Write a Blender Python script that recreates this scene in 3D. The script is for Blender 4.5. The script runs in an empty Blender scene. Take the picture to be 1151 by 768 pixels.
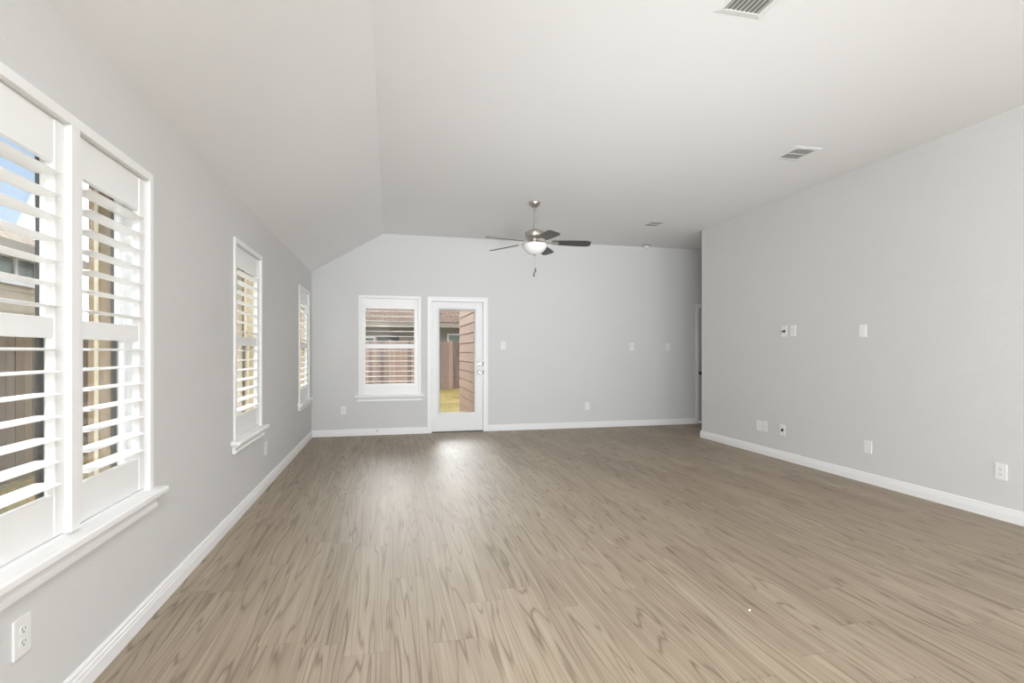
import bpy, bmesh, math, random
from mathutils import Vector, Matrix
random.seed(7)
R = math.radians
sc = bpy.context.scene
COL = sc.collection

# ------------------------------------------------------------------ camera
cam = bpy.data.cameras.new('camera'); co = bpy.data.objects.new('camera', cam); COL.objects.link(co)
cam.sensor_width = 36.0; cam.lens = 587.96 / 1151 * 36
cam.shift_y = (395.3 - 384) / 1151
cam.clip_start = .05; cam.clip_end = 300
co.location = (0, 0, 1.25); co.rotation_euler = (R(90), 0, -.2302)
sc.camera = co
# ------------------------------------------------------------------ exposure
vs = sc.view_settings
vs.view_transform = 'Standard'; vs.look = 'None'; vs.gamma = 1; vs.use_curve_mapping = False
vs.exposure = 0.05
sc.cycles.max_bounces = 14; sc.cycles.diffuse_bounces = 8; sc.cycles.transparent_max_bounces = 16
sc.cycles.use_denoising = True
sc.cycles.sample_clamp_indirect = 6
# ------------------------------------------------------------------ sky
SKY_STRENGTH = 1.0
world = bpy.data.worlds.new('sky'); sc.world = world; world.use_nodes = True
wn, wl = world.node_tree.nodes, world.node_tree.links
wn.clear()
tc = wn.new('ShaderNodeTexCoord'); sep = wn.new('ShaderNodeSeparateXYZ'); wl.new(tc.outputs['Generated'], sep.inputs[0])
rmp = wn.new('ShaderNodeValToRGB'); wl.new(sep.outputs['Z'], rmp.inputs[0])
e = rmp.color_ramp.elements
e[0].position = 0.0; e[0].color = (.86, .93, 1.0, 1); e[1].position = .75; e[1].color = (.34, .55, 1.0, 1)
m = e.new(.28); m.color = (.56, .74, 1.0, 1)
hi = wn.new('ShaderNodeMapRange'); wl.new(sep.outputs['Z'], hi.inputs[0]); hi.inputs[1].default_value = .42; hi.inputs[2].default_value = .62; hi.interpolation_type = 'SMOOTHSTEP'
nz = wn.new('ShaderNodeTexNoise'); nz.inputs['Scale'].default_value = 2.2; nz.inputs['Detail'].default_value = 6
mp = wn.new('ShaderNodeMapping'); mp.inputs['Scale'].default_value = (1, 1, 2.4); mp.inputs['Location'].default_value = (3.1, .4, 0)
wl.new(tc.outputs['Generated'], mp.inputs[0]); wl.new(mp.outputs[0], nz.inputs['Vector'])
cr = wn.new('ShaderNodeValToRGB'); wl.new(nz.outputs['Fac'], cr.inputs[0])
cr.color_ramp.elements[0].position = .52; cr.color_ramp.elements[1].position = .66
# bank of added, unseen brightness in the far (+Y) sky, for floor glare
bank = wn.new('ShaderNodeMapRange'); wl.new(sep.outputs['Y'], bank.inputs[0])
bank.inputs[1].default_value = .85; bank.inputs[2].default_value = .95
mix = wn.new('ShaderNodeMix'); mix.data_type = 'RGBA'
low = wn.new('ShaderNodeMix'); low.data_type = 'RGBA'; wl.new(cr.outputs[0], low.inputs['Factor']); wl.new(rmp.outputs[0], low.inputs[6]); low.inputs[7].default_value = (.92, .95, 1, 1)
wl.new(hi.outputs[0], mix.inputs['Factor']); wl.new(low.outputs[2], mix.inputs[6]); mix.inputs[7].default_value = (2.2, 2.27, 2.37, 1)
bg = wn.new('ShaderNodeBackground'); bg.inputs['Strength'].default_value = SKY_STRENGTH; 
bmix = wn.new('ShaderNodeMix'); bmix.data_type = 'RGBA'; wl.new(bank.outputs[0], bmix.inputs['Factor']); wl.new(mix.outputs[2], bmix.inputs[6]); bmix.inputs[7].default_value = (32, 32, 32.3, 1)
# another unseen bright patch, added high over the (-X) side to brighten the room
sx_ = wn.new('ShaderNodeMapRange'); wl.new(sep.outputs['X'], sx_.inputs[0]); sx_.inputs[1].default_value = -.40; sx_.inputs[2].default_value = -.60
sz_ = wn.new('ShaderNodeMapRange'); wl.new(sep.outputs['Z'], sz_.inputs[0]); sz_.inputs[1].default_value = .36; sz_.inputs[2].default_value = .52
sm_ = wn.new('ShaderNodeMath'); sm_.operation = 'MULTIPLY'; wl.new(sx_.outputs[0], sm_.inputs[0]); wl.new(sz_.outputs[0], sm_.inputs[1])
cmix = wn.new('ShaderNodeMix'); cmix.data_type = 'RGBA'; wl.new(sm_.outputs[0], cmix.inputs['Factor']); wl.new(bmix.outputs[2], cmix.inputs[6]); cmix.inputs[7].default_value = (11, 11, 11.2, 1)
wl.new(cmix.outputs[2], bg.inputs[0])
wo = wn.new('ShaderNodeOutputWorld'); wl.new(bg.outputs[0], wo.inputs[0])
# ------------------------------------------------------------------ sun and large lights
sl = bpy.data.lights.new('sun', 'SUN'); sl.energy = 1.4; sl.angle = R(2); sl.color = (1, .95, .86)
so = bpy.data.objects.new('sun', sl); COL.objects.link(so)
so.rotation_euler = Vector((.10, .62, -.75)).to_track_quat('-Z', 'Y').to_euler()

def area(name, loc, look, sx, sy, power, color=(1, 1, 1)):
    l = bpy.data.lights.new(name, 'AREA'); l.shape = 'RECTANGLE'; l.size = sx; l.size_y = sy; l.energy = power; l.color = color
    o = bpy.data.objects.new(name, l); COL.objects.link(o); o.location = loc
    o.rotation_euler = (Vector(look) - Vector(loc)).to_track_quat('-Z', 'Y').to_euler()
    return o
# unseen fill lamps added behind the camera: sides, overhead, and two washing the ceiling
area('side_fill', (-1.04, -2.5, 1.35), (4.0, -2.3, 1.35), 3.0, 1.9, 350, (.92, .962, 1))
area('side_fill', (4.1, -2.7, 1.35), (-1.0, -.9, 1.35), 2.6, 1.9, 95, (.90, .955, 1))
area('overhead_fill', (.45, -1.0, 2.92), (.5, 4.6, 0), .9, .5, 30, (.92, .96, 1)).data.spread = R(80)
for ux, up in ((1.22, 22), (3.4, 8)):
    area('ceiling_fill', (ux, -1.6, .45), (ux * .4 + 1.1, 7.4, 2.85), .7, .7, up, (.90, .955, 1)).data.spread = R(54)

# ------------------------------------------------------------------ key dimensions
XL, YB, XR, YR = -1.106, 8.091, 4.428, 6.788
ZL, ZC, XG = 2.412, 3.018, -.088
YREAR, XHALL = -4.5, 6.8
WI, WE = .094, .215     # inner / outer depth of an outside wall

# ================================================================== helpers
def new_mat(name):
    m = bpy.data.materials.new(name); m.use_nodes = True
    return m, m.node_tree.nodes, m.node_tree.links, m.node_tree.nodes['Principled BSDF']

def mat(name, color, rough=.5, metal=0, var=0, vscale=30, bump=0, bscale=100, spec=.5, coat=0):
    m, n, l, b = new_mat(name)
    b.inputs['Roughness'].default_value = rough; b.inputs['Metallic'].default_value = metal
    b.inputs['Specular IOR Level'].default_value = spec; b.inputs['Coat Weight'].default_value = coat
    g = n.new('ShaderNodeTexCoord')
    t = n.new('ShaderNodeTexNoise'); t.inputs['Scale'].default_value = vscale; t.inputs['Detail'].default_value = 3
    l.new(g.outputs['Object'], t.inputs['Vector'])
    mx = n.new('ShaderNodeMix'); mx.data_type = 'RGBA'; l.new(t.outputs['Fac'], mx.inputs['Factor'])
    v = max(var, .01)
    mx.inputs[6].default_value = (*[c * (1 - v) for c in color], 1); mx.inputs[7].default_value = (*[min(1, c * (1 + v)) for c in color], 1)
    l.new(mx.outputs[2], b.inputs['Base Color'])
    if bump:
        t2 = n.new('ShaderNodeTexNoise'); t2.inputs['Scale'].default_value = bscale; t2.inputs['Detail'].default_value = 2
        l.new(g.outputs['Object'], t2.inputs['Vector'])
        bp = n.new('ShaderNodeBump'); bp.inputs['Strength'].default_value = bump; bp.inputs['Distance'].default_value = .01
        l.new(t2.outputs['Fac'], bp.inputs['Height']); l.new(bp.outputs[0], b.inputs['Normal'])
    return m

def glass_mat(name, tint=(1, 1, 1), refl=.06):
    m, n, l, b = new_mat(name)
    n.remove(b); out = n['Material Output']
    tr = n.new('ShaderNodeBsdfTransparent'); tr.inputs[0].default_value = (*tint, 1)
    gl = n.new('ShaderNodeBsdfGlossy'); gl.inputs['Roughness'].default_value = .02
    lw = n.new('ShaderNodeFresnel')
    ge = n.new('ShaderNodeNewGeometry'); ior = n.new('ShaderNodeMapRange'); l.new(ge.outputs['Backfacing'], ior.inputs[0]); ior.inputs[3].default_value = 1.45; ior.inputs[4].default_value = 1 / 1.45; l.new(ior.outputs[0], lw.inputs[0])
    mu = n.new('ShaderNodeMath'); mu.operation = 'MULTIPLY'; l.new(lw.outputs[0], mu.inputs[0]); mu.inputs[1].default_value = refl / .04
    mi = n.new('ShaderNodeMixShader'); l.new(mu.outputs[0], mi.inputs[0]); l.new(tr.outputs[0], mi.inputs[1]); l.new(gl.outputs[0], mi.inputs[2])
    l.new(mi.outputs[0], out.inputs[0])
    return m

def floor_mat():
    m, n, l, b = new_mat('vinyl_plank_floor')
    def math_(op, a, c=None, d=None):
        q = n.new('ShaderNodeMath'); q.operation = op
        for i, v in enumerate((a, c, d)):
            if v is None: continue
            if isinstance(v, (int, float)): q.inputs[i].default_value = v
            else: l.new(v, q.inputs[i])
        return q.outputs[0]
    g = n.new('ShaderNodeNewGeometry'); s = n.new('ShaderNodeSeparateXYZ'); l.new(g.outputs['Position'], s.inputs[0])
    x, y = s.outputs['X'], s.outputs['Y']
    W, LN = .182, 1.22
    row = math_('FLOOR', math_('DIVIDE', x, W))
    rw = n.new('ShaderNodeTexWhiteNoise'); rw.noise_dimensions = '1D'; l.new(row, rw.inputs['W'])
    yo = math_('ADD', math_('DIVIDE', y, LN), rw.outputs['Value'])
    colm = math_('FLOOR', yo)
    cv = n.new('ShaderNodeCombineXYZ'); l.new(row, cv.inputs[0]); l.new(colm, cv.inputs[1])
    pn = n.new('ShaderNodeTexWhiteNoise'); pn.noise_dimensions = '2D'; l.new(cv.outputs[0], pn.inputs['Vector'])
    rnd = pn.outputs['Value']
    # seams
    fx = math_('FRACT', math_('DIVIDE', x, W)); fy = math_('FRACT', yo)
    ex = math_('MINIMUM', fx, math_('SUBTRACT', 1.0, fx)); ey = math_('MINIMUM', fy, math_('SUBTRACT', 1.0, fy))
    seam = math_('MAXIMUM', math_('LESS_THAN', ex, .006), math_('LESS_THAN', ey, .0012))
    # grain field, shifted for each plank
    gv = n.new('ShaderNodeCombineXYZ')
    l.new(math_('ADD', math_('MULTIPLY', x, 7.0), math_('MULTIPLY', rnd, 91.0)), gv.inputs[0])
    l.new(math_('MULTIPLY', y, .36), gv.inputs[1]); l.new(math_('MULTIPLY', rnd, 37.0), gv.inputs[2])
    nf = n.new('ShaderNodeTexNoise'); nf.inputs['Scale'].default_value = 1.0; nf.inputs['Detail'].default_value = 2.5; nf.inputs['Roughness'].default_value = .45
    l.new(gv.outputs[0], nf.inputs['Vector'])
    ring = math_('SINE', math_('MULTIPLY', nf.outputs['Fac'], 95.0))
    ring01 = math_('MULTIPLY_ADD', ring, .5, .5)
    line = math_('POWER', ring01, 12.0)
    fv = n.new('ShaderNodeCombineXYZ')
    l.new(math_('MULTIPLY', x, 210.0), fv.inputs[0]); l.new(math_('MULTIPLY', y, 2.4), fv.inputs[1]); l.new(math_('MULTIPLY', rnd, 11.0), fv.inputs[2])
    ff = n.new('ShaderNodeTexNoise'); ff.inputs['Scale'].default_value = 1.0; ff.inputs['Detail'].default_value = 3; l.new(fv.outputs[0], ff.inputs['Vector'])
    bv = n.new('ShaderNodeCombineXYZ')
    l.new(math_('ADD', math_('MULTIPLY', x, 24.0), math_('MULTIPLY', rnd, 53.0)), bv.inputs[0]); l.new(math_('MULTIPLY', y, .7), bv.inputs[1])
    bf = n.new('ShaderNodeTexNoise'); bf.inputs['Scale'].default_value = 1.0; bf.inputs['Detail'].default_value = 3; l.new(bv.outputs[0], bf.inputs['Vector'])
    # value: plank tone + broad streaks + fibre - grain lines
    v = math_('ADD', math_('MULTIPLY', math_('SUBTRACT', rnd, .5), .14), math_('MULTIPLY', math_('SUBTRACT', bf.outputs['Fac'], .5), .50))
    v = math_('ADD', v, math_('MULTIPLY', math_('SUBTRACT', ff.outputs['Fac'], .5), .75))
    v = math_('SUBTRACT', v, math_('MULTIPLY', line, math_('MULTIPLY', bf.outputs['Fac'], .62)))
    v = math_('ADD', v, .585)
    v = math_('SUBTRACT', v, math_('MULTIPLY', seam, .22))
    rp = n.new('ShaderNodeValToRGB'); l.new(v, rp.inputs[0])
    el = rp.color_ramp.elements
    el[0].position = .12; el[0].color = (.135, .098, .064, 1)
    el[1].position = .95; el[1].color = (.465, .386, .289, 1)
    k = el.new(.50); k.color = (.283, .220, .154, 1)
    l.new(rp.outputs[0], b.inputs['Base Color'])
    b.inputs['Specular IOR Level'].default_value = .8
    l.new(math_('MULTIPLY_ADD', ff.outputs['Fac'], .10, .47), b.inputs['Roughness'])
    bp = n.new('ShaderNodeBump'); bp.inputs['Strength'].default_value = .04; bp.inputs['Distance'].default_value = .004
    l.new(math_('SUBTRACT', ff.outputs['Fac'], math_('ADD', line, seam)), bp.inputs['Height']); l.new(bp.outputs[0], b.inputs['Normal'])
    return m

def lap_mat(name, color, exposure=.178):
    return mat(name, color, .75, var=.10, vscale=3)

def grass_mat():
    m, n, l, b = new_mat('lawn_grass')
    g = n.new('ShaderNodeNewGeometry')
    a = n.new('ShaderNodeTexNoise'); a.inputs['Scale'].default_value = 1.3; a.inputs['Detail'].default_value = 8; l.new(g.outputs['Position'], a.inputs['Vector'])
    c = n.new('ShaderNodeTexNoise'); c.inputs['Scale'].default_value = 26; c.inputs['Detail'].default_value = 5; l.new(g.outputs['Position'], c.inputs['Vector'])
    mx = n.new('ShaderNodeMath'); mx.operation = 'MULTIPLY_ADD'; l.new(c.outputs['Fac'], mx.inputs[0]); mx.inputs[1].default_value = .7
    ma = n.new('ShaderNodeMath'); ma.operation = 'MULTIPLY'; l.new(a.outputs['Fac'], ma.inputs[0]); ma.inputs[1].default_value = .45; l.new(ma.outputs[0], mx.inputs[2])
    r = n.new('ShaderNodeValToRGB'); l.new(mx.outputs[0], r.inputs[0]); el = r.color_ramp.elements
    el[0].position = .36; el[0].color = (.03, .045, .010, 1); el[1].position = .70; el[1].color = (.31, .215, .085, 1)
    k = el.new(.54); k.color = (.13, .11, .03, 1)
    l.new(r.outputs[0], b.inputs['Base Color']); b.inputs['Roughness'].default_value = .95; b.inputs['Specular IOR Level'].default_value = .1
    bp = n.new('ShaderNodeBump'); bp.inputs['Strength'].default_value = .8; bp.inputs['Distance'].default_value = .05; l.new(c.outputs['Fac'], bp.inputs['Height']); l.new(bp.outputs[0], b.inputs['Normal'])
    return m

def board_mat(name, c0, c1):
    m, n, l, b = new_mat(name)
    g = n.new('ShaderNodeNewGeometry')
    mp_ = n.new('ShaderNodeMapping'); mp_.inputs['Scale'].default_value = (14, 14, .8); l.new(g.outputs['Position'], mp_.inputs[0])
    a = n.new('ShaderNodeTexNoise'); a.inputs['Scale'].default_value = 1.5; a.inputs['Detail'].default_value = 5; l.new(mp_.outputs[0], a.inputs['Vector'])
    oi = n.new('ShaderNodeMath'); oi.operation = 'ADD'; l.new(g.outputs['Random Per Island'], oi.inputs[0]); l.new(a.outputs['Fac'], oi.inputs[1])
    h = n.new('ShaderNodeMath'); h.operation = 'MULTIPLY'; l.new(oi.outputs[0], h.inputs[0]); h.inputs[1].default_value = .5
    r = n.new('ShaderNodeValToRGB'); l.new(h.outputs[0], r.inputs[0]); r.color_ramp.elements[0].position = .2; r.color_ramp.elements[1].position = .85
    r.color_ramp.elements[0].color = (*c0, 1); r.color_ramp.elements[1].color = (*c1, 1)
    l.new(r.outputs[0], b.inputs['Base Color']); b.inputs['Roughness'].default_value = .85
    return m

def shingle_mat(name, c0, c1):
    m, n, l, b = new_mat(name)
    g = n.new('ShaderNodeTexCoord')
    br = n.new('ShaderNodeTexBrick'); l.new(g.outputs['Object'], br.inputs['Vector'])
    br.inputs['Scale'].default_value = 1; br.inputs['Brick Width'].default_value = .45; br.inputs['Row Height'].default_value = .20
    br.inputs['Mortar Size'].default_value = .035; br.inputs['Color1'].default_value = (*c0, 1); br.inputs['Color2'].default_value = (*c1, 1)
    br.inputs['Mortar'].default_value = (*[c * .55 for c in c0], 1)
    l.new(br.outputs['Color'], b.inputs['Base Color']); b.inputs['Roughness'].default_value = .95
    return m

M = {}
M['wall'] = mat('wall_paint', (.675, .672, .666), .85, var=.012, vscale=2, bump=.22, bscale=95, spec=.2)
M['ceil'] = mat('ceiling_paint', (.85, .855, .86), .9, var=.01, vscale=2, bump=.10, bscale=90, spec=.15)
M['trim'] = mat('white_trim_paint', (.88, .88, .88), .38, var=.008, vscale=6)
M['shut'] = mat('white_shutter_lacquer', (.88, .88, .875), .36, var=.008, vscale=6)
M['door'] = mat('white_door_paint', (.82, .825, .82), .42, var=.01, vscale=5)
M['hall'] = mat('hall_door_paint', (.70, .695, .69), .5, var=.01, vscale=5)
M['plast'] = mat('white_plastic', (.84, .84, .83), .32, var=.006, vscale=20)
M['gloss'] = mat('glossy_white_plastic', (.90, .90, .90), .12, var=.004, vscale=20)
M['slot'] = mat('dark_slot', (.06, .058, .055), .6)
M['black'] = mat('black_rubber', (.018, .018, .018), .55)
M['nickel'] = mat('brushed_nickel', (.56, .53, .49), .30, 1, var=.05, vscale=60)
M['steel'] = mat('dark_steel', (.12, .115, .11), .4, 1)
M['chrome'] = mat('satin_chrome', (.46, .44, .41), .22, 1)
M['blade'] = mat('dark_walnut_blade', (.058, .051, .046), .42, var=.25, vscale=9)
M['bowl'] = mat('frosted_glass_bowl', (.90, .89, .87), .35, var=.006, vscale=10)
M['ventdark'] = mat('vent_cavity', (.27, .268, .258), .8)
M['floor'] = floor_mat()
M['pane'] = glass_mat('window_glass', (.97, .985, .98), .03)
M['tan'] = mat('tan_siding_paint', (.50, .40, .275), .75, var=.06, vscale=5)
M['reveal'] = mat('tan_brick_return', (.50, .41, .29), .8, var=.12, vscale=25)
M['tan_cast'] = mat('tan_cast_vinyl', (.70, .62, .47), .55, var=.05, vscale=8)  # white sash vinyl with a tan cast of light put into the colour
M['shaded_return'] = mat('shaded_brick_return', (.27, .195, .115), .8, var=.15, vscale=25)  # darker copy of the brick return, shade put into its colour
M['bronze'] = mat('bronze_screen_frame', (.045, .038, .030), .5)
M['cream'] = mat('cream_caulk', (.60, .52, .38), .7)
M['brick'] = mat('pink_tan_lap_siding', (.20, .125, .086), .75, var=.07, vscale=4)
M['grass'] = grass_mat()
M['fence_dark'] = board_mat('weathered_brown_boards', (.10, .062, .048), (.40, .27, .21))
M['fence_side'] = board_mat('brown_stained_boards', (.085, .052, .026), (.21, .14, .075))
M['shingle'] = shingle_mat('brown_shingles', (.095, .054, .036), (.185, .112, .078))
M['shingle2'] = shingle_mat('tan_shingles', (.20, .145, .095), (.26, .19, .125))
M['fascia'] = mat('taupe_fascia', (.26, .22, .175), .7)
M['soffit'] = mat('dark_soffit', (.16, .14, .12), .8)
M['nwall'] = mat('beige_house_wall', (.30, .255, .21), .8, var=.06, vscale=2)
M['npane'] = mat('green_grey_glass', (.14, .19, .155), .15)
M['patio'] = mat('shaded_patio_glass', (.05, .05, .05), .25)
M['paper'] = mat('white_crumb', (.85, .82, .76), .8)

class MB:
    """collects shapes (world or thing-local coordinates) into ONE mesh object"""
    def __init__(self): self.bm = bmesh.new()
    def box(self, x0, x1, y0, y1, z0, z1, bev=0, seg=2):
        r = bmesh.ops.create_cube(self.bm, size=1)
        vsx = r['verts']
        for v in vsx:
            v.co = Vector(((x0 + x1) / 2 + v.co.x * (x1 - x0), (y0 + y1) / 2 + v.co.y * (y1 - y0), (z0 + z1) / 2 + v.co.z * (z1 - z0)))
        if bev:
            ed = list({e for v in vsx for e in v.link_edges})
            bmesh.ops.bevel(self.bm, geom=ed, offset=bev, segments=seg, affect='EDGES', profile=.5)
        return self
    def prism(self, poly, axis, a, b):
        """poly: list of 2D points; axis 'x','y','z' = extrusion axis from a to b"""
        def P(p, t):
            if axis == 'x': return (t, p[0], p[1])
            if axis == 'y': return (p[0], t, p[1])
            return (p[0], p[1], t)
        v0 = [self.bm.verts.new(P(p, a)) for p in poly]; v1 = [self.bm.verts.new(P(p, b)) for p in poly]
        n = len(poly)
        fs = [self.bm.faces.new(v0), self.bm.faces.new(v1[::-1])]
        for i in range(n): fs.append(self.bm.faces.new((v0[i], v1[i], v1[(i + 1) % n], v0[(i + 1) % n])))
        bmesh.ops.recalc_face_normals(self.bm, faces=fs)
        return self
    def lathe(self, prof, c=(0, 0, 0), axis='z', n=32):
        """prof: list of (radius, height)"""
        rings = []
        def P(r, h, a):
            u, w = r * math.cos(a), r * math.sin(a)
            if axis == 'z': p = (u, w, h)
            elif axis == 'y': p = (u, h, w)
            else: p = (h, u, w)
            return (p[0] + c[0], p[1] + c[1], p[2] + c[2])
        for r, h in prof:
            if r < 1e-6: rings.append([self.bm.verts.new(P(0, h, 0))])
            else: rings.append([self.bm.verts.new(P(r, h, 2 * math.pi * k / n)) for k in range(n)])
        fs = []
        for A, B in zip(rings, rings[1:]):
            for k in range(n):
                k2 = (k + 1) % n
                if len(A) == 1 and len(B) == 1: continue
                if len(A) == 1: fs.append(self.bm.faces.new((A[0], B[k], B[k2])))
                elif len(B) == 1: fs.append(self.bm.faces.new((A[k], A[k2], B[0])))
                else: fs.append(self.bm.faces.new((A[k], A[k2], B[k2], B[k])))
        for Rg in (rings[0], rings[-1]):
            if len(Rg) > 1: fs.append(self.bm.faces.new(Rg))
        bmesh.ops.recalc_face_normals(self.bm, faces=fs)
        return self
    def tube(self, pts, r, n=10):
        pts = [Vector(p) for p in pts]; rings = []
        for i, p in enumerate(pts):
            d = (pts[min(i + 1, len(pts) - 1)] - pts[max(i - 1, 0)]).normalized()
            up = Vector((0, 0, 1)) if abs(d.z) < .9 else Vector((1, 0, 0))
            a = d.cross(up).normalized(); b = d.cross(a)
            rings.append([self.bm.verts.new(p + r * (math.cos(2 * math.pi * k / n) * a + math.sin(2 * math.pi * k / n) * b)) for k in range(n)])
        fs = []
        for A, B in zip(rings, rings[1:]):
            for k in range(n): fs.append(self.bm.faces.new((A[k], A[(k + 1) % n], B[(k + 1) % n], B[k])))
        fs.append(self.bm.faces.new(rings[0])); fs.append(self.bm.faces.new(rings[-1]))
        bmesh.ops.recalc_face_normals(self.bm, faces=fs)
        return self
    def build(self, name, m, parent=None, smooth=False, origin=None):
        me = bpy.data.meshes.new(name)
        if origin is not None: bmesh.ops.translate(self.bm, verts=self.bm.verts, vec=-Vector(origin))
        self.bm.to_mesh(me); self.bm.free()
        me.materials.append(m)
        if smooth:
            for p in me.polygons: p.use_smooth = True
            me.set_sharp_from_angle(angle=R(38))
        o = bpy.data.objects.new(name, me); COL.objects.link(o)
        if parent: o.parent = parent
        if origin is not None: o.location = origin
        return o

def tag(o, label, cat, group=None, kind=None):
    o['label'] = label; o['category'] = cat
    if group: o['group'] = group
    if kind: o['kind'] = kind
    return o
def empty(name, loc=(0, 0, 0), rz=0):
    o = bpy.data.objects.new(name, None); COL.objects.link(o); o.location = loc; o.rotation_euler = (0, 0, rz); o.empty_display_size = .1
    return o
def thing(name, label, cat, loc=(0, 0, 0), rz=0, group=None, kind=None):
    return tag(empty(name, loc, rz), label, cat, group, kind)
def copy_tree(o, parent=None):
    c = o.copy(); COL.objects.link(c)
    if parent: c.parent = parent
    for ch in list(o.children): copy_tree(ch, c)
    return c
def rect_holes(mb, u0, u1, z0, z1, holes, put):
    """fill the rectangle with boxes around axis-aligned holes; put(u0,u1,z0,z1)"""
    us = sorted({u0, u1, *[h[0] for h in holes], *[h[1] for h in holes]})
    us = [u for u in us if u0 <= u <= u1]
    for a, b in zip(us, us[1:]):
        hs = sorted([(h[2], h[3]) for h in holes if h[0] < (a + b) / 2 < h[1]])
        z = z0
        for lo, hi in hs:
            if lo > z: put(a, b, z, lo)
            z = hi
        if z < z1: put(a, b, z, z1)

# ================================================================== the setting
# openings: (along0, along1, z0, z1)
FR = .03
W1 = (1.54, 2.81); W2 = (4.163, 5.000); W3 = (6.971, 7.815); WB = (-.447, .467)
ZS, ZT = .60, 2.088           # stool top, top of the shutter frame
def hole(w): return (w[0] + FR, w[1] - FR, ZS - .02, ZT - FR)
DOOR = (.615, 1.445, -.01, 2.03)
DOOR2 = (5.19, 6.05, -.01, 2.03)

mb = MB(); rect_holes(mb, YREAR, YB + WE, -.2, 2.42, [hole(W1), hole(W2), hole(W3)], lambda a, b, c, d: mb.box(XL - WI, XL, a, b, c, d))
bmesh.ops.remove_doubles(mb.bm, verts=mb.bm.verts, dist=1e-5)
tag(mb.build('wall_left', M['wall']), 'pale grey textured wall with the three side windows', 'wall', kind='structure')
mb = MB(); rect_holes(mb, YREAR, YB + WE, -.25, 2.42, [hole(W1), hole(W2), hole(W3)], lambda a, b, c, d: mb.box(XL - WE, XL - WI, a, b, c, d))
tag(mb.build('wall_outside', M['tan']), 'tan outer skin of the window wall seen in its window returns', 'wall', kind='structure')

mb = MB(); rect_holes(mb, XL - WE, XHALL, -.2, 2.42, [hole(WB), DOOR, DOOR2], lambda a, b, c, d: mb.box(a, b, YB, YB + WI, c, d))
mb.prism([(XL - .02, 2.42), (XHALL, 2.42), (XHALL, 3.10), (XG, 3.10)], 'y', YB, YB + WI)
tag(mb.build('wall_back', M['wall']), 'pale grey far wall holding the glazed door and one window', 'wall', kind='structure')
mb = MB(); rect_holes(mb, XL - WE, XHALL, -.25, 3.1, [hole(WB), DOOR, DOOR2], lambda a, b, c, d: mb.box(a, b, YB + WI, YB + WE, c, d))
tag(mb.build('wall_outside', M['tan']), 'tan outer skin behind the glazed door and far window', 'wall', kind='structure')

mb = MB(); mb.box(XR, XR + .14, YREAR, YR, -.05, 3.06, .004)
tag(mb.build('wall_right', M['wall']), 'long pale grey wall with cable and switch plates', 'wall', kind='structure')
mb = MB(); mb.box(XR + .10, XHALL, YR - .14, YR, -.05, 3.06)
tag(mb.build('wall_hall', M['wall']), 'near side wall of the hall behind the long wall', 'wall', kind='structure')
mb = MB(); mb.box(XHALL, XHALL + .1, YR - .2, YB + .1, -.05, 3.06)
tag(mb.build('wall_hall_end', M['wall']), 'end wall of the hall', 'wall', kind='structure')
mb = MB(); rect_holes(mb, XL - WE, XR + .14, -.05, 3.06, [(0, 4.2, .2, 2.5)], lambda a, b, c, d: mb.box(a, b, YREAR - .1, YREAR, c, d))  # unseen wall, its wide opening added to let sky light in
tag(mb.build('wall_rear', M['wall']), 'wall behind the viewer with a wide opening added to let light in', 'wall', kind='structure')
# floor
mb = MB(); mb.box(XL - .05, XHALL + .05, YREAR - .05, YB + .02, -.12, 0)
tag(mb.build('floor', M['floor']), 'greige wood-look plank floor', 'floor', kind='structure')
# ceiling: flat part and slope over the window wall
sl_ = (ZC - ZL) / (XG - XL)
mb = MB()
x_o = XL - .25
mb.prism([(x_o, ZL - .25 * sl_), (XG, ZC), (XHALL + .1, ZC), (XHALL + .1, ZC + .12), (XG - .03, ZC + .12), (x_o, ZL - .25 * sl_ + .12)], 'y', YREAR - .1, YB + WE)
tag(mb.build('ceiling', M['ceil']), 'white ceiling that slopes down to the window wall', 'ceiling', kind='structure')

# baseboards: stepped profile
BPROF = [(0, 0), (.017, 0), (.017, .055), (.014, .060), (.014, .072), (.010, .078), (.011, .088), (.006, .097), (0, .098)]
def base(name, label, p0, p1, nrm):
    """p0->p1 on the wall line, nrm = 2D direction into the room"""
    mb = MB()
    ra = [mb.bm.verts.new((p0[0] + nrm[0] * d, p0[1] + nrm[1] * d, z)) for d, z in BPROF]
    rb = [mb.bm.verts.new((p1[0] + nrm[0] * d, p1[1] + nrm[1] * d, z)) for d, z in BPROF]
    k = len(BPROF); fs = [mb.bm.faces.new(ra), mb.bm.faces.new(rb)]
    for i in range(k): fs.append(mb.bm.faces.new((ra[i], rb[i], rb[(i + 1) % k], ra[(i + 1) % k])))
    bmesh.ops.recalc_face_normals(mb.bm, faces=fs)
    return tag(mb.build(name, M['trim']), label, 'baseboard', kind='structure')
base('baseboard_left', 'white baseboard along the window wall', (XL, YREAR), (XL, YB), (1, 0))
base('baseboard_back', 'white baseboard between the corner and the glazed door', (XL, YB), (.565, YB), (0, -1))
base('baseboard_back', 'white baseboard from the glazed door to the hall door', (1.508, YB), (5.163, YB), (0, -1))
base('baseboard_right', 'white baseboard along the long blank wall', (XR, YREAR), (XR, YR + .017), (-1, 0))
base('baseboard_hall', 'white baseboard turning into the hall', (XR - .015, YR), (XHALL, YR), (0, 1))

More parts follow.
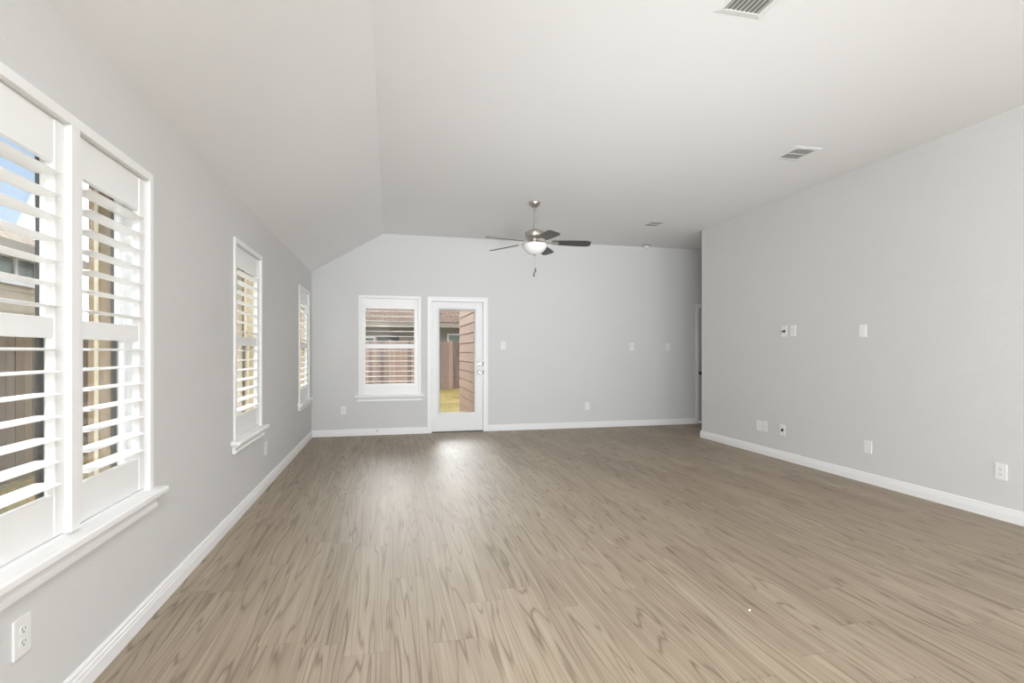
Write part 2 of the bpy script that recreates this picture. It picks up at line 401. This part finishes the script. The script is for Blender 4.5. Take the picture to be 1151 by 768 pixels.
# ------------------------------------------------------------------ windows
def window(num, loc, rz, W, label, twin=None, vinyl='trim'):
    """local x along the wall, y out through the wall, z up"""
    w = thing(f'window_{num}', label, 'window', loc, rz, kind='structure')
    a, b, z0, z1 = FR, W - FR, ZS - .02, ZT - FR
    spans = [(a, b)] if not twin else [(a, twin - .018), (twin + .018, b)]
    f = MB()
    if twin: f.box(twin - .018, twin + .018, .074, .135, z0, z1, .002)
    for (p, q) in spans:
        for y0, y1, lo, hi in ((.096, .118, 1.315, z1), (.078, .100, z0 + .03, 1.345)):   # upper sash outside, lower sash inside
            t = .030
            f.box(p + .010, p + .012 + t, y0, y1, lo, hi, .002); f.box(q - .012 - t, q - .010, y0, y1, lo, hi, .002)
            f.box(p + .012 + t, q - .012 - t, y0, y1, lo, lo + t, .003); f.box(p + .012 + t, q - .012 - t, y0, y1, hi - t, hi, .003)
        f.box(p, p + .014, .050, .125, z0, z1); f.box(q - .014, q, .050, .125, z0, z1)
        f.box(p, q, .072, .125, z1 - .014, z1); f.box(p, q, .072, .135, z0, z0 + .032)
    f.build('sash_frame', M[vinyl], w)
    for (p, q) in spans:
        for y0, lo, hi in ((.107, 1.342, z1 - .028), (.089, z0 + .058, 1.318)):
            MB().box(p + .040, q - .040, y0 - .002, y0 + .002, lo, hi).build('pane', M['pane'], w)
    s = MB()                                   # dark screen frame outside
    for (p, q) in spans:
        s.box(p + .010, p + .040, .119, .132, z0 + .032, z1 - .014); s.box(q - .040, q - .010, .119, .132, z0 + .032, z1 - .014)
        s.box(p + .040, q - .040, .119, .132, z0 + .032, z0 + .045); s.box(p + .040, q - .040, .119, .132, z1 - .027, z1 - .014)
    s.build('screen_frame', M['bronze'], w)
    r = MB()
    r.box(a - .002, a + .030, .126, .225, z0 - .05, z1); r.box(b - .030, b + .002, .126, .225, z0 - .05, z1)
    r.box(a + .03, b - .03, .126, .225, z1 - .030, z1 + .002); r.box(a + .03, b - .03, .136, .235, z0 - .05, z0 + .02)
    r.build('outer_return', M['shaded_return'] if twin else M['reveal'], w)
    c = MB(); c.box(a + .028, a + .036, .182, .200, z0 + .02, z1 - .03, .002); c.box(b - .036, b - .028, .182, .200, z0 + .02, z1 - .03, .002)
    c.build('caulk_line', M['cream'], w)
    st = MB()                                  # stool and stepped apron
    st.box(-.055, W + .055, -.062, .078, ZS - .032, ZS, .008, 3)
    st.build('sill', M['trim'], w)
    ap = MB(); ap.prism([(0, ZS - .032), (-.040, ZS - .032), (-.040, ZS - .042), (-.022, ZS - .058), (-.018, ZS - .070), (-.026, ZS - .078), (-.026, ZS - .092), (0, ZS - .092)], 'x', -.02, W + .02)
    ap.build('apron', M['trim'], w)
    return w

def shutter(loc, rz, W, panels, label, tposts=(), hinge_side='right', tilt=1.0):
    t = thing('plantation_shutter', label, 'shutter', loc, rz, group='white plantation shutters')
    f = MB(); fw = .038
    f.box(0, fw, -.016, 0, ZS, ZT, .003); f.box(W - fw, W, -.016, 0, ZS, ZT, .003)
    f.box(fw, W - fw, -.016, 0, ZT - fw, ZT, .003)
    f.box(FR, FR + .010, 0, .055, ZS, ZT - FR); f.box(W - FR - .010, W - FR, 0, .055, ZS, ZT - FR); f.box(FR + .01, W - FR - .01, 0, .055, ZT - FR - .010, ZT - FR)
    f.box(FR + .01, W - FR - .01, .006, .055, ZS, ZS + .012)
    for p, q in tposts: f.box(p, q, -.016, .055, ZS + .012, ZT - fw, .003)
    f.build('shutter_frame', M['shut'], t)
    stile = .055
    for i, (p, q) in enumerate(panels):
        zb, zt = ZS + .016, ZT - fw - .005
        P = MB(); y0, y1 = .004, .034
        P.box(p, p + stile, y0, y1, zb, zt, .004); P.box(q - stile, q, y0, y1, zb, zt, .004)
        for lo, hi in ((zb, .762), (1.296, 1.366), (1.895, zt)):
            P.box(p + stile, q - stile, y0 + .003, y1 - .003, lo, hi, .003)
        pan = P.build('shutter_panel', M['shut'], t, origin=((p + q) / 2, .024, zb))
        L = MB(); n = 20; hw, ht = .0445, .0048
        poly = [(hw * math.cos(2 * math.pi * k / n), ht * math.sin(2 * math.pi * k / n)) for k in range(n)]
        half = (q - p) / 2 - stile - .002
        L.prism(poly, 'x', -half, half)
        lv = L.build('louver', M['shut'], pan, smooth=True)
        zs = [1.366 + .0755 * (k + .5) for k in range(7)] + [.762 + .0763 * (k + .5) for k in range(7)]
        for k, z in enumerate(zs):
            o = lv if k == 0 else lv.copy()
            if k: COL.objects.link(o); o.parent = pan
            o.location = (0, 0, z - zb); o.rotation_euler = (R(tilt), 0, 0)
        hx = q + .002 if (i == len(panels) - 1 and hinge_side == 'right') else p - .002
        for hz in (.78, 1.33, 1.86):
            H_ = MB(); H_.lathe([(0, -.03), (.005, -.03), (.005, .03), (0, .03)], (hx, .006, hz), n=10); H_.box(hx - .012, hx + .012, .006, .0095, hz - .028, hz + .028)
            H_.build('hinge', M['plast'], t)
    return t
RZ = R(90)
def leftwin(num, w, label, slabel, panels=None, tposts=(), twin=None, hinge='right'):
    W = w[1] - w[0]
    window(num, (XL, w[0], 0), RZ, W, label, twin, 'trim' if twin else 'tan_cast')
    shutter((XL, w[0], 0), RZ, W, panels or [(.045, W - .045)], slabel, tposts, hinge)
leftwin(1, W1, 'large double window in the window wall, nearest the viewer', 'wide two-panel white plantation shutter on the nearest side window',
        [(.045, .605), (.667, 1.225)], [(.608, .664)], twin=.735)
leftwin(2, W2, 'single side window in the middle of the window wall', 'single-panel white shutter on the middle side window')
leftwin(3, W3, 'single side window beside the far corner', 'single-panel white shutter on the side window beside the far corner')
window(4, (WB[0], YB, 0), 0, WB[1] - WB[0], 'window in the far wall next to the glazed door')
shutter((WB[0], YB, 0), 0, WB[1] - WB[0], [(.045, WB[1] - WB[0] - .045)], 'white shutter facing the viewer next to the glazed door', (), 'left', -4.5)

# ------------------------------------------------------------------ glazed door
def casing(x0, x1, zt, w, y, parent):
    """stepped door casing around the opening x0..x1, top zt; outer width w"""
    c = MB()
    for s in (0, 1):
        a, b = ((x0 - w, x0) if s == 0 else (x1, x1 + w))
        c.box(a, b, y - .012, y, 0, zt + w, .002)
        o = (a, a + .022) if s == 0 else (b - .022, b)
        c.box(o[0], o[1], y - .022, y - .011, 0, zt + w, .003)
        i = (b - .014, b) if s == 0 else (a, a + .014)
        c.box(i[0], i[1], y - .017, y - .011, 0, zt + .014, .002)
    c.box(x0, x1, y - .012, y, zt, zt + w, .002)
    c.box(x0 - w + .022, x1 + w - .022, y - .022, y - .011, zt + w - .022, zt + w, .003)
    c.box(x0, x1, y - .017, y - .011, zt, zt + .014, .002)
    return c.build('casing', M['trim'], parent)

d = thing('door_1', 'white exterior door with full-height glass in the far wall', 'door', (1.02, YB, 0), kind='structure')
def D(mb, name, m, parent=None, smooth=False):      # world coords -> door local
    bmesh.ops.translate(mb.bm, verts=mb.bm.verts, vec=(-1.02, -YB, 0))
    return mb.build(name, m, parent or d, smooth)
def Dc(x0, x1, zt, w):
    return casing(x0 - 1.02, x1 - 1.02, zt, w, 0, d)
Dc(.630, 1.438, 2.026, .066)
j = MB(); j.box(.615, .630, YB, YB + .13, 0, 2.03); j.box(1.430, 1.445, YB, YB + .13, 0, 2.03); j.box(.63, 1.43, YB, YB + .13, 2.022, 2.034)
D(j, 'jamb', M['trim'])
X0, X1, DZ0, DZ1 = .633, 1.427, .018, 2.018
y0, y1 = YB + .012, YB + .056
gx0, gx1, gz0, gz1 = .740, 1.308, .288, 1.910
s_ = MB(); s_.box(X0, gx0, y0, y1, DZ0, DZ1, .002); s_.box(gx1, X1, y0, y1, DZ0, DZ1, .002)
s_.box(gx0, gx1, y0, y1, DZ0, gz0); s_.box(gx0, gx1, y0, y1, gz1, DZ1)
slab = D(s_, 'door_leaf', M['door'])
g_ = MB()                                          # raised glazing bead, sloped inwards
def bead(mb, ox0, ox1, oz0, oz1, ix0, ix1, iz0, iz1, yf, yb):
    oc = [(ox0, oz0), (ox1, oz0), (ox1, oz1), (ox0, oz1)]; ic = [(ix0, iz0), (ix1, iz0), (ix1, iz1), (ix0, iz1)]
    mid = [((o[0] * .55 + i[0] * .45), (o[1] * .55 + i[1] * .45)) for o, i in zip(oc, ic)]
    loops = [[mb.bm.verts.new((p[0], yb, p[1])) for p in oc], [mb.bm.verts.new((p[0], yf, p[1])) for p in oc], [mb.bm.verts.new((p[0], yf, p[1])) for p in mid], [mb.bm.verts.new((p[0], yb + .006, p[1])) for p in ic], [mb.bm.verts.new((p[0], yb + .02, p[1])) for p in ic]]
    fs = []
    for A, B in zip(loops, loops[1:]):
        for k in range(4): fs.append(mb.bm.faces.new((A[k], A[(k + 1) % 4], B[(k + 1) % 4], B[k])))
    bmesh.ops.recalc_face_normals(mb.bm, faces=fs)
bead(g_, .709, 1.337, .255, 1.940, .752, 1.297, .303, 1.897, y0 - .014, y0 + .001)
D(g_, 'glazing_bead', M['door'])
k_ = MB()
for a, b, c, e_ in ((.750, .758, .300, 1.900), (1.291, 1.299, .300, 1.900)): k_.box(a, b, y0 + .012, y0 + .030, c, e_)
k_.box(.758, 1.291, y0 + .012, y0 + .030, .300, .309); k_.box(.758, 1.291, y0 + .012, y0 + .030, 1.889, 1.900)
D(k_, 'glass_gasket', M['steel'])
MBp = MB(); MBp.box(.744, 1.304, y0 + .018, y0 + .024, .292, 1.906); D(MBp, 'pane', M['pane'])
for hz in (1.79, 1.04, .27):
    h = MB(); h.lathe([(0, -.045), (.007, -.045), (.007, .045), (0, .045)], (.629, YB - .004, hz), n=12); h.box(.618, .645, YB + .006, YB + .0125, hz - .044, hz + .044)
    D(h, 'hinge', M['trim'])
kb = MB(); kb.lathe([(.030, 0), (.030, -.006), (.026, -.010), (.012, -.014), (.011, -.035), (.020, -.042), (.027, -.052), (.027, -.062), (.021, -.070), (0, -.072)], (1.366, y0, .925), 'y', 28)
D(kb, 'door_knob', M['chrome'], smooth=True)
db = MB(); db.lathe([(.031, 0), (.031, -.007), (.024, -.013), (0, -.014)], (1.370, y0, 1.055), 'y', 28); db.box(1.362, 1.378, y0 - .032, y0 - .012, 1.036, 1.074, .004)
D(db, 'deadbolt', M['chrome'], smooth=True)
for hz in (1.055, .925):
    p = MB(); p.box(1.4265, 1.4375, YB - .003, YB + .03, hz - .032, hz + .032); D(p, 'strike_plate', M['steel'])
th = MB(); th.box(.63, 1.43, YB - .01, YB + .15, 0, .016, .004); D(th, 'threshold', M['steel'])
for cx_ in (.868, 1.232):
    c = MB(); c.box(cx_ - .0012, cx_ + .0012, y0 + .0255, y0 + .0275, .309, 1.889); D(c, 'glass_cord', M['fascia'])

# hall door, mostly hidden behind the long wall
d2 = thing('door_2', 'shaded hall door at the far end, half hidden by the long wall', 'door', (5.62, YB, 0), kind='structure')
casing(5.213 - 5.62, 6.03 - 5.62, 2.02, .052, 0, d2)
j = MB(); j.box(5.19 - 5.62, 5.205 - 5.62, 0, .12, 0, 2.03); j.box(6.035 - 5.62, 6.05 - 5.62, 0, .12, 0, 2.03); j.box(5.205 - 5.62, 6.035 - 5.62, 0, .12, 2.02, 2.032); j.build('jamb', M['trim'], d2)
s2 = MB(); s2.box(-.412, .412, .055, .095, .03, 2.015, .002); s2.box(-.30, .30, .050, .056, .25, .95, .01); s2.box(-.30, .30, .050, .056, 1.1, 1.85, .01); s2.build('door_leaf', M['hall'], d2)
k2 = MB(); k2.lathe([(.030, 0), (.030, -.006), (.012, -.012), (.012, -.035), (.026, -.045), (.027, -.060), (.018, -.066), (0, -.067)], (5.280 - 5.62, .055, .875), 'y', 20); k2.build('door_knob', M['steel'], d2, True)
t2 = MB(); t2.box(-.415, .415, -.002, .10, 0, .022, .004); t2.build('threshold', M['gloss'], d2)

# ================================================================== ceiling fan
FX, FY = 1.675, 5.97
fan = thing('ceiling_fan', 'five-blade brushed nickel ceiling fan with a white bowl light', 'ceiling fan', (FX, FY, ZC))
z = lambda v: v - ZC
MB().lathe([(0, 0), (.068, 0), (.068, -.010), (.060, -.028), (.046, -.046), (.034, -.056), (.030, -.064), (0, -.064)], n=32).build('canopy', M['nickel'], fan, True)
MB().lathe([(0, -.060), (.0135, -.060), (.0135, z(2.690)), (0, z(2.690))], n=16).build('downrod', M['nickel'], fan, True)
MB().lathe([(0, z(2.702)), (.024, z(2.702)), (.030, z(2.688)), (.060, z(2.680)), (.100, z(2.674)), (.116, z(2.660)), (.118, z(2.640)), (.116, z(2.615)), (.105, z(2.592)), (.085, z(2.574)), (.082, z(2.560)), (0, z(2.560))], n=40).build('motor_housing', M['nickel'], fan, True)
MB().lathe([(0, z(2.561)), (.055, z(2.561)), (.055, z(2.535)), (.10, z(2.530)), (.150, z(2.526)), (.152, z(2.518)), (0, z(2.518))], n=40).build('light_fitter', M['nickel'], fan, True)
bowl = MB().lathe([(.148, z(2.520)), (.149, z(2.512)), (.143, z(2.488)), (.128, z(2.460)), (.104, z(2.434)), (.072, z(2.413)), (.036, z(2.401)), (0, z(2.398))], n=48).build('light_bowl', M['bowl'], fan, True)
MB().lathe([(0, z(2.402)), (.018, z(2.401)), (.018, z(2.394)), (.010, z(2.388)), (.007, z(2.378)), (0, z(2.376))], n=20).build('finial', M['nickel'], fan, True)
# blade prototype along +X
def blade_mesh():
    mb = MB(); n = 16; pts = []
    for k in range(n + 1):
        t = k / n; xx = .205 + t * .455
        w = .050 + .026 * math.sin(min(1, t * 1.15) * math.pi * .5)
        if t > .86: w *= math.sqrt(max(.0, 1 - ((t - .86) / .14) ** 2 * .62))
        pts.append((xx, w))
    poly = [(x_, w_) for x_, w_ in pts] + [(x_, -w_) for x_, w_ in reversed(pts)]
    mb.prism(poly, 'z', -.0035, .0035)
    return mb
bl = blade_mesh().build('blade', M['blade'], fan)
am = MB()
am.prism([(.075, .020), (.13, .013), (.19, .016), (.215, .034), (.265, .036), (.285, .020), (.285, -.020), (.265, -.036), (.215, -.034), (.19, -.016), (.13, -.013), (.075, -.020)], 'z', -.0095, -.0038)
arm = am.build('blade_arm', M['nickel'], bl)
PH0 = -.2302 - R(1)
for k in range(5):
    b_ = bl if k == 0 else copy_tree(bl, fan)
    a = PH0 + k * 2 * math.pi / 5
    b_.matrix_basis = Matrix.Translation((0, 0, z(2.546))) @ Matrix.Rotation(a, 4, 'Z') @ Matrix.Rotation(R(2.0), 4, 'Y') @ Matrix.Rotation(R(-13), 4, 'X')
# pull chains
for dx, zb in ((.006, 2.185), (-.012, 2.135)):
    ch = MB().tube([(dx * .5, -.012, z(2.395)), (dx, -.012, z(2.30)), (dx, -.012, z(zb + .05))], .0013, 6).build('pull_chain', M['nickel'], fan)
    MB().lathe([(0, .058), (.004, .055), (.007, .040), (.009, .012), (.006, 0), (0, 0)], (dx, -.012, z(zb)), n=12).build('chain_fob', M['steel'], ch, True)

# ================================================================== ceiling fittings
def vent(x0, x1, y0, y1, label, rows=1):
    cx, cy = (x0 + x1) / 2, (y0 + y1) / 2; hx, hy = (x1 - x0) / 2, (y1 - y0) / 2
    v = thing('ceiling_vent', label, 'vent', (cx, cy, ZC), group='white ceiling registers')
    w = .036
    f = MB()
    def ring(a, b, zz): return [f.bm.verts.new((sx * a, sy * b, zz)) for sx, sy in ((-1, -1), (1, -1), (1, 1), (-1, 1))]
    lp = [ring(hx, hy, 0), ring(hx, hy, -.003), ring(hx - .006, hy - .006, -.0045), ring(hx - w, hy - w, -.008), ring(hx - w, hy - w, 0)]
    for A, B in zip(lp, lp[1:]):
        for q in range(4): f.bm.faces.new((A[q], A[(q + 1) % 4], B[(q + 1) % 4], B[q]))
    bmesh.ops.recalc_face_normals(f.bm, faces=f.bm.faces)
    if rows == 2: f.box(-hx + w, hx - w, -.002, .002, -.008, -.002)
    f.build('register_frame', M['plast'], v)
    MB().box(-hx + w * .8, hx - w * .8, -hy + w * .8, hy - w * .8, -.0022, -.0004).build('duct_opening', M['ventdark'], v)
    n = 8; L = MB(); L.box(-.0085, .0085, -hy + w, hy - w, -.0007, .0007)
    bl_ = L.build('vent_blade', M['plast'], v)
    for k in range(n):
        o = bl_ if k == 0 else bl_.copy()
        if k: COL.objects.link(o); o.parent = v
        o.location = (-hx + w + (k + .5) * (2 * hx - 2 * w) / n, 0, -.0056); o.rotation_euler = (0, R(-36 if rows == 1 else -15), 0)
    for s in (-1, 1):
        MB().lathe([(0, -.008), (.003, -.0075), (.004, -.0055), (0, -.005)], (0, s * (hy - w * .45), 0), n=10).build('screw', M['nickel'], v, True)
    return v
vent(1.635, 1.912, 2.07, 2.405, 'white slotted ceiling vent cut off by the top of the photo')
vent(3.402, 3.675, 3.815, 4.112, 'white slotted ceiling vent close to the long blank wall', 2)
vent(3.425, 3.690, 6.455, 6.745, 'white ceiling vent beyond the fan, nearest the hall', 2)
sd = thing('smoke_detector', 'round white smoke detector on the ceiling over the hall mouth', 'smoke detector', (4.16, 7.96, ZC))
MB().lathe([(0, 0), (.062, 0), (.062, -.010), (.052, -.014), (0, -.014)], n=28).build('shadow_base', M['ventdark'], sd, True)
MB().lathe([(0, -.013), (.046, -.013), (.046, -.032), (.038, -.044), (.020, -.050), (0, -.051)], n=28).build('sensor_cover', M['gloss'], sd, True)

# ================================================================== wall plates
def plate_root(name, label, cat, pos, side, group=None):
    """local x along the wall, -y towards the room"""
    rz = {'back': 0, 'left': R(90), 'right': R(-90)}[side]
    x, yv, zv = {'back': (pos[0], YB, pos[1]), 'left': (XL, pos[0], pos[1]), 'right': (XR, pos[0], pos[1])}[side]
    return thing(name, label, cat, (x, yv, zv), rz, group)
def cover(t, m='plast', w=.080, h=.122):
    mb = MB(); mb.box(-w / 2, w / 2, -.0075, 0, -h / 2, h / 2, .003, 2); return mb.build('cover_plate', M[m], t)
def outlet(pos, side, label, w=.080):
    t = plate_root('wall_outlet', label, 'outlet', pos, side, 'duplex wall outlets'); cover(t, w=w)
    for s in (1, -1):
        zc = s * .0195
        poly = [(.0165 * math.cos(a), zc + .0165 * math.sin(a)) for a in [i * math.pi / 14 for i in range(28)]]
        poly = [(px, max(zc - .0135, min(zc + .0135, pz))) for px, pz in poly]
        r = MB().prism(poly, 'y', -.0095, -.006).build('receptacle', M['plast'], t)
        q = MB(); q.box(-.0075, -.0055, -.0100, -.0090, zc - .002, zc + .008); q.box(.0055, .0075, -.0100, -.0090, zc - .001, zc + .007)
        q.lathe([(0, -.0100), (.0028, -.0100), (.0028, -.0090), (0, -.0090)], (0, 0, zc - .0075), 'y', 10)
        q.build('socket_slot', M['slot'], r)
    MB().lathe([(0, -.0092), (.003, -.0088), (.0034, -.007), (0, -.007)], (0, 0, 0), 'y', 10).build('screw', M['plast'], t, True)
    return t
def switch(pos, side, label, m='plast'):
    t = plate_root('light_switch', label, 'light switch', pos, side, 'rocker light switches'); cover(t, m)
    mb = MB(); mb.prism([(-.033, -.007), (-.033, -.0115), (0, -.0085), (.033, -.0125), (.033, -.007)][::1], 'x', -.0165, .0165)
    bm_ = mb.bm
    for v in bm_.verts: v.co = Vector((v.co.x, v.co.z, v.co.y))
    # profile was (z, depth): put depth on y and height on z
    bmesh.ops.recalc_face_normals(bm_, faces=bm_.faces)
    mb.build('rocker', M[m], t)
    f = MB()
    for a, b, c, e_ in ((-.0195, -.0172, -.036, .036), (.0172, .0195, -.036, .036), (-.0172, .0172, .0337, .036), (-.0172, .0172, -.036, -.0337)): f.box(a, b, -.0082, -.007, c, e_)
    f.build('rocker_frame', M['ventdark'] if m == 'plast' else M['plast'], t)
    return t
def blank(pos, side, label, m='plast'):
    t = plate_root('blank_wall_plate', label, 'wall plate', pos, side, 'blank cover plates'); cover(t, m)
    for s in (1, -1): MB().lathe([(0, -.0090), (.0028, -.0086), (.0032, -.007), (0, -.007)], (0, 0, s * .042), 'y', 10).build('screw', M['plast'], t, True)
    return t
def cable_plate(pos, side, label, pts):
    t = plate_root('cable_plate', label, 'cable plate', pos, side); 
    mb = MB()
    for a, b, c, e_ in ((-.04, -.017, -.061, .061), (.017, .04, -.061, .061), (-.017, .017, .016, .061), (-.017, .017, -.061, -.016)): mb.box(a, b, -.0075, 0, c, e_)
    mb.build('cover_plate', M['plast'], t)
    MB().box(-.0175, .0175, -.0035, -.0005, -.0165, .0165).build('cable_opening', M['slot'], t)
    MB().tube(pts, .0065, 8).build('cable_end', M['black'], t, True)
    return t
outlet((1.912, .374), 'left', 'duplex outlet below the nearest side window')
outlet((5.187, .363), 'left', 'duplex outlet seen edge-on beyond the middle side window')
outlet((-.662, .380), 'back', 'duplex outlet in the far wall between the corner and the window', .074)
outlet((3.166, .355), 'back', 'duplex outlet low on the blank part of the far wall', .074)
switch((1.752, 1.346), 'back', 'rocker switch beside the knob side of the glazed door')
switch((3.959, 1.329), 'back', 'rocker switch on the far wall in the lighter part near the hall')
switch((4.619, 1.323), 'back', 'rocker switch on the shaded hall end of the far wall')
cable_plate((5.144, 1.483), 'right', 'upper cable plate with a dark cable end on the long wall', [(-.004, -.001, 0), (-.010, -.018, .0), (-.022, -.028, -.008)])
o_ = outlet((5.008, 1.483), 'right', 'duplex outlet high on the long wall beside the upper cable plate')
switch((4.117, 1.449), 'right', 'shiny white switch alone at mid height on the long wall', 'gloss')
blank((5.568, .340), 'right', 'blank white plate low on the long wall, nearest the hall')
cx = blank((5.466, .343), 'right', 'low white plate with a small coax jack beside the blank plate')
cx.name = 'coax_plate'; cx['category'] = 'wall plate'; cx.pop('group', None) if hasattr(cx, 'pop') else None
MB().lathe([(0, -.016), (.0035, -.016), (.0045, -.015), (.0045, -.010), (.0075, -.0095), (.0075, -.007), (0, -.007)], (0, 0, 0), 'y', 12).build('coax_jack', M['nickel'], cx, True)
cable_plate((5.172, .343), 'right', 'low cable plate with a dark cable end on the long wall', [(-.006, -.001, .006), (-.004, -.016, .004), (.006, -.026, -.012)])
blank((4.064, .344), 'right', 'blank white plate standing alone low on the long wall')
outlet((2.955, .358), 'right', 'duplex outlet low on the long wall, nearest the viewer')

# dark stub on the far baseboard, crumb on the floor
cs = tag(MB().lathe([(0, 0), (.009, 0), (.009, -.008), (.006, -.012), (0, -.013)], (0, 0, 0), 'y', 14).build('cable_grommet', M['steel'], smooth=True), 'tiny dark grommet in the baseboard below the far window', 'grommet')
cs.location = (-.178, YB - .015, .064)
cr_ = MB(); bmesh.ops.create_icosphere(cr_.bm, subdivisions=2, radius=.0058)
for v in cr_.bm.verts: v.co *= 1 + random.uniform(-.25, .25)
for v in cr_.bm.verts: v.co.z = max(v.co.z, -.004)
cr_ = tag(cr_.build('floor_crumb', M['paper']), 'tiny white crumb lying on the plank floor', 'crumb'); cr_.location = (1.689, 2.192, .004)

# ================================================================== outdoors
GZ = -.2
g = MB(); bmesh.ops.create_grid(g.bm, x_segments=60, y_segments=60, size=1)
for v in g.bm.verts: v.co = Vector((v.co.x * 16 - 2, 10 + v.co.y * 24, GZ + random.uniform(-.012, .012)))
gnd = g.build('lawn', M['grass']); tag(gnd, 'yellow-green lawn outside the door and windows', 'lawn', kind='structure')

# own house wing running out beside the glazed door: lap siding
wg = MB(); lap = .178; zz = GZ
while zz < 2.9:
    wg.prism([(1.440, zz + .014), (1.448, zz + lap), (1.60, zz + lap), (1.60, zz), (1.466, zz), (1.466, zz + .014)], 'y', YB + WE - .002, 11.05)
    zz += lap
tag(wg.build('wall_wing', M['brick']), 'pinkish lap-sided wall running out beside the glazed door', 'wall', kind='structure')

def fence(name, label, p0, p1, m, group=None, front=1):
    """board fence from p0 to p1 (ground points)"""
    L = math.hypot(p1[0] - p0[0], p1[1] - p0[1]); rz = math.atan2(p1[1] - p0[1], p1[0] - p0[0])
    f = thing(name, label, 'fence', (p0[0], p0[1], GZ), rz)
    pk = MB(); x = 0; rnd = random.Random(3)
    while x < L:
        h = 1.86 + rnd.uniform(-.025, .025); w = .136
        pk.prism([(x, .0), (x + w, .0), (x + w, h - .03), (x + w - .03, h), (x + .03, h), (x, h - .03)], 'y', -.009 + rnd.uniform(-.003, .003), .009)
        x += w + rnd.uniform(.003, .010)
    pk.build('picket_panel', m, f)
    for zc in (.3, .95, 1.6): MB().box(0, L, .009 * front, .047 * front, zc - .045, zc + .045).build('rail', m, f)
    x = .2
    while x < L:
        MB().box(x, x + .09, .047 * front, .137 * front, 0, 1.8).build('post', m, f); x += 2.4
    return f
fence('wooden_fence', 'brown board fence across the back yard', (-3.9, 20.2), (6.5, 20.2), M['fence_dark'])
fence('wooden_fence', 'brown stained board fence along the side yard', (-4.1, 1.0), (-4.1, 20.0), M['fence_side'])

def nwindow(parent, x0, x1, z0, z1, yf, m, mull=None):
    f = MB(); t = .07
    for a, b, c, e_ in ((x0, x0 + t, z0, z1), (x1 - t, x1, z0, z1), (x0 + t, x1 - t, z0, z0 + t), (x0 + t, x1 - t, z1 - t, z1)): f.box(a, b, yf - .05, yf + .02, c, e_)
    if mull: f.box(mull - t / 2, mull + t / 2, yf - .05, yf + .02, z0 + t, z1 - t)
    fr = f.build('window', M['trim'], parent)
    MB().box(x0 + t, x1 - t, yf - .02, yf + .015, z0 + t, z1 - t).build('pane', m, fr)

# house behind the back fence (local x along its front, y away from us)
def lapwall(mb, x0, x1, z0, z1, y, depth=.12):
    q = z0
    while q < z1:
        mb.prism([(y, q), (y + .010, min(q + lap, z1)), (y + depth, min(q + lap, z1)), (y + depth, q)], 'x', x0, x1); q += lap
HB = thing('neighbour_house', 'brown-roofed house behind the back yard fence', 'house', (-2, 25.6, GZ))
w_ = MB(); lapwall(w_, -9, 9.5, 0, 2.85, 0); w_.build('house_wall', M['nwall'], HB)
ez = 2.55 - GZ; run, rise = 7.2, 3.1
rf = MB(); rf.prism([(-.55, ez), (run, ez + rise), (run, ez + rise + .12), (-.55, ez + .10)], 'x', -9.6, 10.1)
# lay the shingles along the slope: build flat then tilt
rf.bm.free(); rf = MB(); ang = math.atan2(rise, run + .55); ln = math.hypot(rise, run + .55)
rf.box(-9.6, 10.1, 0, ln, 0, .10); ro = rf.build('roof', M['shingle'], HB); ro.location = (0, -.55, ez); ro.rotation_euler = (ang, 0, 0)
MB().box(-9.6, 10.1, -.58, -.55, ez - .16, ez + .06).build('fascia', M['fascia'], HB)
MB().box(-9.6, 10.1, -.55, 0.02, ez - .16, ez - .12).build('soffit', M['soffit'], HB)
nwindow(HB, .15, 1.35, 1.0, 2.15, 0, M['npane'])
nwindow(HB, 4.75, 5.75, 1.0, 2.32, 0, M['npane'])
p_ = MB(); p_.box(1.45, 2.45, -.03, .05, .1, 2.2); p_.build('patio_glass', M['patio'], HB)

# house across the side yard (local x along its wall = world y, y away from us = world -x)
HS = thing('neighbour_house', 'tan lap-sided house across the side yard', 'house', (-6.3, 2.0, GZ), R(90))
w_ = MB(); lapwall(w_, 0, 10.6, 0, 3.2, 0); w_.box(10.48, 10.6, .12, 8, 0, 3.2); w_.build('house_wall', M['tan'], HS)
ez = 3.0 - GZ
hp = MB(); V = hp.bm.verts.new
e0, e1, e2, e3 = V((-2, -.4, ez)), V((11, -.4, ez)), V((11, 8.4, ez)), V((-2, 8.4, ez))
r0, r1 = V((2.0, 4.0, ez + 2.2)), V((6.9, 4.0, ez + 2.2))
for q in ((e0, e1, r1, r0), (e1, e2, r1), (e2, e3, r0, r1), (e3, e0, r0), (e3, e2, e1, e0)): hp.bm.faces.new(q)
bmesh.ops.recalc_face_normals(hp.bm, faces=hp.bm.faces)
hp.build('roof', M['shingle2'], HS)
MB().box(-2, 11, -.44, -.40, ez - .16, ez + .04).build('fascia', M['fascia'], HS)
MB().box(-2, 11, -.40, .02, ez - .14, ez - .10).build('soffit', M['soffit'], HS)
nwindow(HS, 8.05, 9.3, 2.40 - GZ, 2.92 - GZ, 0, M['npane'], 8.72)
